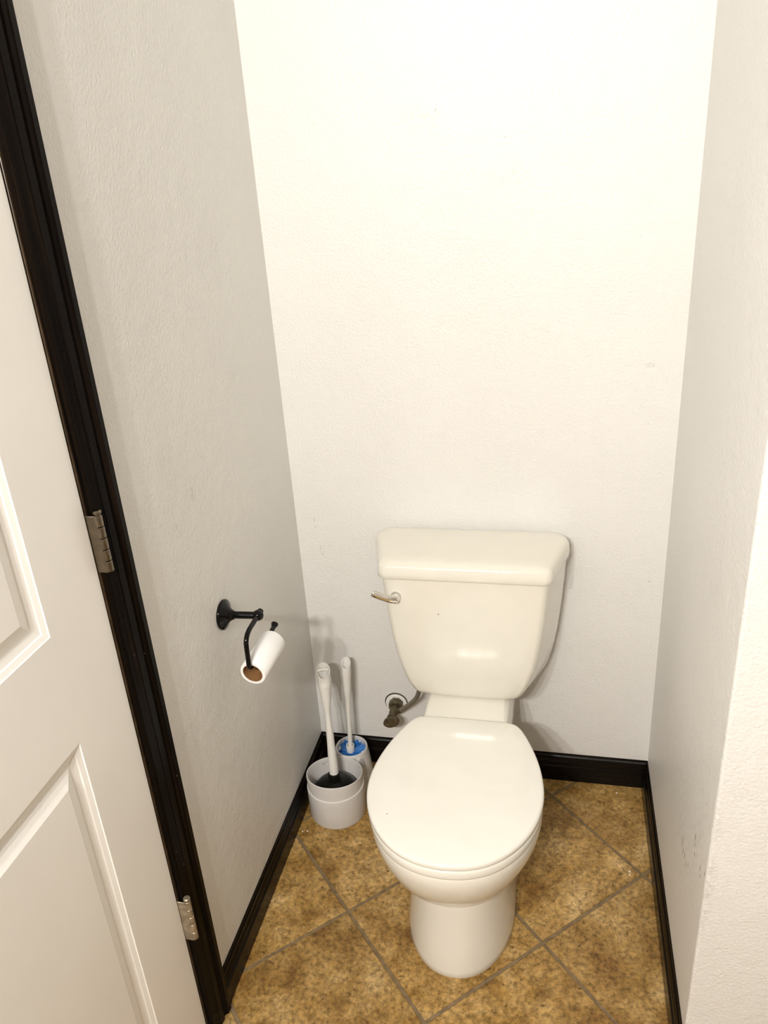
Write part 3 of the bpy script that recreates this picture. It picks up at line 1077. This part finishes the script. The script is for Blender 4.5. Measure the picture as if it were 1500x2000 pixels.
brush = thing('toilet_brush', (BC.x, BC.y, 0.024), 'toilet brush with white handle and blue bristles in the rear caddy cup', 'brush')
BX, BY = 0.1115, -0.0870
handle('handle', (BX, BY, 0.0980), (0.1160, -0.0640, 0.3920),
       [(0, 0.0064), (0.35, 0.0062), (0.55, 0.0070), (0.72, 0.0106), (0.9, 0.0128), (1.0, 0.0126)], brush, 0.022, (0.15, -1.0, 0.0), 0.036)
bm = bmesh.new()
add_lathe(bm, [(0.0095, 0.090), (0.0112, 0.094), (0.0116, 0.1205), (0.0108, 0.1225), (0.0094, 0.1225), (0.0088, 0.114), (0.0050, 0.113)], Matrix.Translation((BX, BY, 0)), 28)
from_bm('collar', bm, 'handle', brush, angle=40)
bm = bmesh.new()
for k in range(900):
    a = random.uniform(0, 2 * PI)
    z0 = random.uniform(0.045, 0.098) if k % 2 else random.uniform(0.086, 0.100)
    R = random.uniform(0.0365, 0.0394)
    lift = random.uniform(-0.002, 0.014)
    c, s_ = math.cos(a), math.sin(a)
    p0 = Vector((BX + c * 0.004, BY + s_ * 0.004, z0))
    p1 = Vector((BC.x + c * R, BC.y + s_ * R, min(z0 + lift, 0.113)))
    w = 0.0016
    t = Vector((-s_, c, 0)) * w
    up = Vector((0, 0, w * 0.8))
    rings = [[p0 + t * 0.4, p0 + up * 0.4, p0 - t * 0.4, p0 - up * 0.4], [p1 + t, p1 + up, p1 - t, p1 - up]]
    add_loft(bm, rings)
br = from_bm('bristles', bm, 'blue', brush, smooth=False)
br['kind'] = 'stuff'

# ------------------------------------------------------------------ vanity light on the wall behind the camera
LZ = 2.08
lamp = thing('vanity_light', (0.29, YF, LZ), 'three-bulb vanity light on the wall opposite the toilet', 'light fixture')
box('backplate', (0.04, YF, LZ - 0.05), (0.54, YF + 0.025, LZ + 0.05), 'chrome', lamp, bevel=0.004)
for x in (0.13, 0.29, 0.45):
    bm = bmesh.new()
    add_lathe(bm, [(0.03, 0.025), (0.03, 0.03), (0.02, 0.035), (0.02, 0.072)], Matrix.Translation((x, YF, LZ)) @ rot_to((0, 1, 0)), 20)
    s = from_bm('socket', bm, 'chrome', lamp)
    bm = bmesh.new()
    bmesh.ops.create_uvsphere(bm, u_segments=20, v_segments=12, radius=0.032, matrix=Matrix.Translation((x, YF + 0.10, LZ)))
    from_bm('bulb', bm, 'bulb', lamp)
    ld = bpy.data.lights.new('bulb_light', 'SPOT')
    ld.energy = LAMP
    ld.color = LAMP_COL[:3]
    ld.shadow_soft_size = 0.03
    ld.spot_size = math.radians(134)
    ld.spot_blend = 0.55
    lo = bpy.data.objects.new('bulb_light', ld)
    COL.objects.link(lo)
    lo.parent = lamp
    lo.matrix_parent_inverse = lamp.matrix_world.inverted()
    lo.location = (x, YF + 0.165, LZ)
    lo.rotation_euler = Vector((0.05, 1.0, -0.85)).to_track_quat('-Z', 'Y').to_euler()
    bm = bmesh.new()
    vr = add_lathe(bm, [(0.021, 0.050), (0.036, 0.058), (0.050, 0.075), (0.058, 0.100), (0.061, 0.118), (0.0595, 0.118), (0.0565, 0.100), (0.0485, 0.077), (0.0345, 0.060), (0.021, 0.052)],
                   Matrix.Translation((x, YF, LZ)) @ rot_to((0, 1, 0)), 28, False, False)
    for k in range(28):
        bm.faces.new((vr[-1][k], vr[-1][(k + 1) % 28], vr[0][(k + 1) % 28], vr[0][k]))
    from_bm('added_light_block', bm, 'bronze', lamp)  # added and unseen: keeps bulb light off the wall behind, for firmer shadows

# ------------------------------------------------------------------ paint chips on the tiles
for (x, y, sz, lab) in ((0.037, -0.293, 0.0024, 'tiny white chip on the tile, nearer the caddy of two'),
                        (0.0245, -0.2965, 0.0020, 'tiny white chip on the tile beside the shaded wall baseboard'),
                        (0.852, -0.300, 0.0028, 'larger tiny white chip at the grout crossing on the right'),
                        (0.852, -0.309, 0.0020, 'smaller tiny white chip at the grout crossing on the right'),
                        (0.836, -0.041, 0.0024, 'tiny white chip on the tile near the back right corner')):
    bm = bmesh.new()
    n = 7
    rr = [sz * random.uniform(0.7, 1.15) for k in range(n)]
    add_loft(bm, [[(x + r * f * math.cos(2 * PI * k / n), y + r * f * math.sin(2 * PI * k / n), z) for k, r in enumerate(rr)] for z, f in ((0.0, 0.9), (0.0008, 1.0), (0.0015, 0.6))])
    tag(from_bm('paint_chip', bm, 'paper', smooth=False), lab, 'debris', 'paint chips on the floor')
